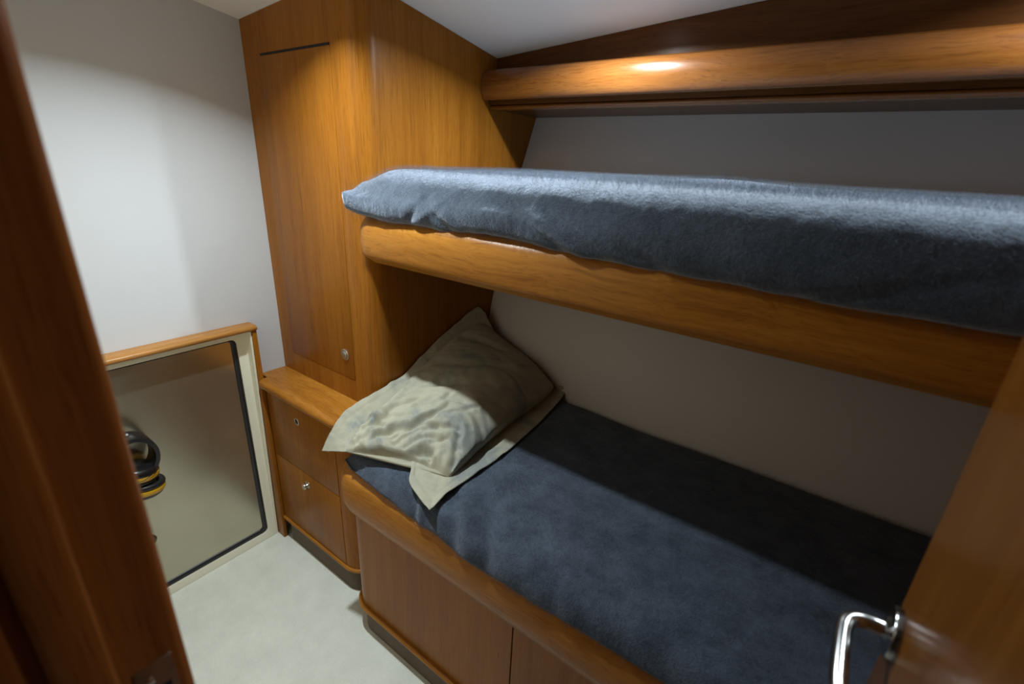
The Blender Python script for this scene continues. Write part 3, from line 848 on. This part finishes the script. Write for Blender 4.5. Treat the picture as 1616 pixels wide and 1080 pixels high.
def seg_dist(px, py, L):
    best = 9.0
    for (ax, ay), (bx, by) in zip(L[:-1], L[1:]):
        dx, dy = bx-ax, by-ay
        t = max(0.0, min(1.0, ((px-ax)*dx+(py-ay)*dy)/(dx*dx+dy*dy)))
        d = math.hypot(px-ax-t*dx, py-ay-t*dy)
        if d < best: best = d
    return best
def pillow_disp(p):
    h = max(0.0, min(1.0, (p.z-0.772)/0.03))
    wx = p.x + 0.006*noise.noise(Vector((p.x*25, p.y*25, 3.3))); wy = p.y + 0.006*noise.noise(Vector((p.x*25, p.y*25, 7.3)))
    d = 0.0
    for L, w, a in FOLDS:
        q = seg_dist(wx, wy, L)/w
        if q < 3: d += 1.3*a*math.exp(-q*q)
    fw = max(0.25, min(1.0, 1 - (p.y-0.95)/0.25))
    ang = noise.noise(Vector((p.x*4, p.y*4, 0.5)))*1.6+0.5
    ca, sa = math.cos(ang), math.sin(ang)
    qx, qy = p.x+0.95, p.y-0.90
    u_, v_ = qx*ca + qy*sa, -qx*sa + qy*ca
    r1 = 1-2*abs(noise.noise(Vector((u_*10, v_*26, 2.5))))
    r2 = 1-2*abs(noise.noise(Vector((u_*20, v_*44, 6.5))))
    d += fw*(0.0098*r1 + 0.0016*r2 + 0.0018*(1-2*abs(noise.noise(Vector((qx*38+qy*10, qy*46-qx*12, 4.4)))))) + 0.004*noise.noise(Vector((p.x*8, p.y*8, 1.1)))
    return d*h
pil = thing('pillow', (-1.0, 1.05, 0.768), 'crumpled sage linen pillow with flanged edges at the head of the lower bunk', 'pillow')
bm = bmesh.new()
NU, NV, NB = 130, 190, 14
rows = []
for j in range(NV+1):
    v = j/NV
    row = []
    for i in range(NU+1):
        p = bicubic(PB, i/NU, v)
        fade = min(1.0, min(v, 1-v)/0.12 + 0.12)
        ew = math.exp(-(v/0.10)**2)
        hemw = Vector((0, 0.010*noise.noise(Vector((p.x*11, 2.7, 0.4))) + 0.004*noise.noise(Vector((p.x*31, 1.1, 0.9))), 0.010*max(0.0, noise.noise(Vector((p.x*17, 5.2, 3.3))))))*ew
        row.append(bm.verts.new(p + hemw + Vector((0, -0.25, 1)).normalized()*pillow_disp(p)*fade))
    a, b = row[-1].co.copy(), row[0].co.copy()
    for i in range(1, NB): row.append(bm.verts.new(a.lerp(b, i/NB)))
    rows.append(row)
n = len(rows[0])
for p, q in zip(rows[:-1], rows[1:]):
    for k in range(n):
        l = (k+1) % n; bm.faces.new((p[k], p[l], q[l], q[k]))
for row in (rows[0], rows[-1]):
    c = bm.verts.new(sum((x.co for x in row), Vector())/n)
    for k in range(n): bm.faces.new((c, row[k], row[(k+1) % n]))
obj('cushion', bm, m_linen, pil, 180)
def flange(outer, inner, nl, nw, seed, amp):
    """thin double-sided cloth strip between two edges"""
    o = smooth_pts(outer, 30); q = smooth_pts(inner, 30)
    m = len(o); bm = bmesh.new(); g = []; h = []
    for i in range(nl+1):
        t = i/nl*(m-1); k = min(int(t), m-2); f = t-k
        a = o[k].lerp(o[k+1], f); b = q[k].lerp(q[k+1], f)
        ra, rb = [], []
        for w in range(nw+1):
            s_ = w/nw
            p = a.lerp(b, s_)
            r = noise.noise(Vector((p.x*14+seed, p.y*22, p.z*14)))
            r2 = noise.noise(Vector((p.x*40+seed, p.y*55, p.z*40)))
            stitch = -0.0012*math.exp(-((s_-0.22)/0.05)**2)
            hemth = 0.0012 if s_ < 0.2 else 0.0
            d = amp*(max(0, r)*0.9 + 0.35*max(0, r2)) + stitch + hemth
            ra.append(bm.verts.new(p + Vector((0.15*d, 0, d)))); rb.append(bm.verts.new(p + Vector((0.15*d, 0, d-0.0022))))
        g.append(ra); h.append(rb)
    for i in range(nl):
        for w in range(nw):
            bm.faces.new((g[i][w], g[i][w+1], g[i+1][w+1], g[i+1][w])); bm.faces.new((h[i][w], h[i+1][w], h[i+1][w+1], h[i][w+1]))
        bm.faces.new((g[i][0], g[i+1][0], h[i+1][0], h[i][0])); bm.faces.new((g[i][nw], h[i][nw], h[i+1][nw], g[i+1][nw]))
    for w in range(nw):
        bm.faces.new((g[0][w], h[0][w], h[0][w+1], g[0][w+1])); bm.faces.new((g[nl][w], g[nl][w+1], h[nl][w+1], h[nl][w]))
    return bm
# strip along the open side and round the front corner, lying on the blanket
obj('flange', flange(
    [(-.910,.795,.772),(-.875,.760,.772),(-.842,.724,.768),(-.785,.703,.763),(-.734,.689,.757),(-.728,.688,.756),(-.727,.695,.757),(-.730,.760,.766),(-.727,.860,.768),(-.725,.980,.768),(-.733,1.10,.768),(-.750,1.25,.768),(-.785,1.452,.772),(-.800,1.468,.800)],
    [(-.900,.860,.774),(-.880,.850,.774),(-.860,.845,.774),(-.845,.845,.774),(-.832,.845,.774),(-.830,.846,.774),(-.828,.848,.774),(-.825,.880,.774),(-.825,.930,.774),(-.830,1.02,.774),(-.835,1.12,.774),(-.845,1.26,.774),(-.870,1.43,.776),(-.875,1.455,.800)], 150, 24, 1.0, 0.007), m_linen, pil, 180)
# strip along the wardrobe side, drooping over the end of the bunk at the front
obj('flange', flange(
    [(-1.207,.690,.727),(-1.207,.722,.772),(-1.207,.760,.812),(-1.207,.820,.838),(-1.207,.930,.854),(-1.207,1.035,.872),(-1.207,1.120,.915),(-1.207,1.200,.958),(-1.207,1.320,1.004),(-1.205,1.425,1.040),(-1.185,1.455,1.015)],
    [(-1.088,.708,.766),(-1.094,.728,.770),(-1.100,.765,.778),(-1.107,.825,.786),(-1.116,.935,.812),(-1.128,1.035,.858),(-1.150,1.120,.890),(-1.158,1.200,.915),(-1.165,1.320,.945),(-1.150,1.425,.950),(-1.130,1.450,.940)], 170, 26, 5.0, 0.010), m_linen, pil, 180)

def fuzz(o, count, length, seed):
    md = o.modifiers.new('pile', 'PARTICLE_SYSTEM'); ps = md.particle_system; st = ps.settings
    st.type = 'HAIR'; st.count = count; st.hair_length = length; st.hair_step = 2; st.display_step = 2; st.render_step = 2
    st.emit_from = 'FACE'; st.use_modifier_stack = False; st.distribution = 'RAND'; st.use_even_distribution = True
    st.normal_factor = 0.0; st.factor_random = 0.0; st.brownian_factor = 0.0
    st.use_advanced_hair = True
    st.normal_factor = length*0.5; st.factor_random = length*0.6
    st.root_radius = 0.00022*1000; st.tip_radius = 0.00010*1000; st.radius_scale = 0.001
    ps.seed = seed
fuzz(ubk, 160000, 0.004, 3)
fuzz(lbk, 160000, 0.004, 5)

# ------------------------------------------------------------------ valance above the upper bunk
va = thing('valance', (-0.2, 1.5, 1.80), 'dark teak valance with rounded fascia along the hull above the upper bunk', 'valance')
VX0, VX1 = XS+0.002, 0.845
def xprism(poly, x0, x1, n=20, fn=None):
    bm = bmesh.new(); rings = []
    for i in range(n+1):
        x = x0 + (x1-x0)*i/n
        rings.append([bm.verts.new((x, (y if not fn else fn(x, y, z)[0]), (z if not fn else fn(x, y, z)[1]))) for y, z in poly])
    m = len(poly)
    for a, b in zip(rings[:-1], rings[1:]):
        for k in range(m):
            j = (k+1) % m; bm.faces.new((a[k], a[j], b[j], b[k]))
    bm.faces.new(rings[0][::-1]); bm.faces.new(rings[-1])
    return bm
fas = smooth_pts([(1.475, 1.803, 0), (1.455, 1.802, 0), (1.446, 1.806, 0), (1.438, 1.822, 0), (1.434, 1.845, 0), (1.437, 1.870, 0), (1.446, 1.889, 0), (1.462, 1.899, 0), (1.480, 1.902, 0)], 4)
poly = [(p.x, p.y) for p in fas] + [(1.56, 1.906), (1.56, 1.885), (1.475, 1.885)]
obj('fascia', xprism(poly, VX0, VX1), wood_val, va, 50)
bm = xprism([(1.476, 1.803), (1.476, 1.790), (1.560, 1.790), (1.560, 1.803)], VX0, VX1)
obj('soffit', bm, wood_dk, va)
poly = [(1.490, 1.790)] + [(1.494+0.010*math.cos(t), 1.782+0.008*math.sin(t)) for t in np.linspace(math.pi*0.75, math.pi*1.5, 8)] + [(1.515, 1.774), (1.515, 1.790)]
obj('bead', xprism(poly, VX0, VX1), wood_val, va, 50)
bm = xprism([(1.515, 1.790), (1.515, 1.779), (1.83, 1.776), (1.83, 1.790)], VX0, VX1)
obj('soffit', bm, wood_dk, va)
def bfn(x, y, z): return (y, ceil_z(x, y)-0.002 if z > 1.95 else z)
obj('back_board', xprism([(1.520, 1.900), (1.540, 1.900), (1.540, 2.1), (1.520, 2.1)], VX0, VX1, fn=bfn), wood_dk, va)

# ------------------------------------------------------------------ ceiling lamps (just above the frame)
LAB = ['round recessed ceiling lamp over the upper bunk nearest the wardrobe', 'round recessed ceiling lamp over the upper bunk nearest the cabin door', 'round recessed ceiling lamp over the carpeted aisle']
tilt = Vector((-0.078, 0.153, 1)).normalized()
for (x, y, w, spr), lab in zip(LAMPS, LAB):
    z = ceil_z(x, y)
    t = thing('ceiling_lamp', (x, y, z), lab, 'lamp', 'recessed ceiling lamps')
    bm = add_lathe(bmesh.new(), [(0.031, 0.001), (0.046, 0.001), (0.046, 0.004), (0.043, 0.007), (0.034, 0.008), (0.031, 0.005)], (x, y, z), -tilt, 40)
    bz = obj('bezel', bm, m_chrome, t, 50)
    bm = add_lathe(bmesh.new(), [(0.0315, 0.0005), (0.0310, 0.005), (0.024, 0.008), (0.012, 0.0095), (0, 0.010)], (x, y, z), -tilt, 40)
    obj('lens', bm, m_lens, t, 60)
    ld = bpy.data.lights.new('lamp_light', 'AREA'); ld.shape = 'DISK'; ld.size = 0.042
    ld.energy = w; ld.color = LAMP_COLOR; ld.spread = math.radians(spr)
    lo_ = bpy.data.objects.new('lamp_light', ld); COL.objects.link(lo_)
    lo_.parent = t; lo_.location = -tilt*0.0125
    lo_.rotation_euler = (-tilt).to_track_quat('-Z', 'Y').to_euler()
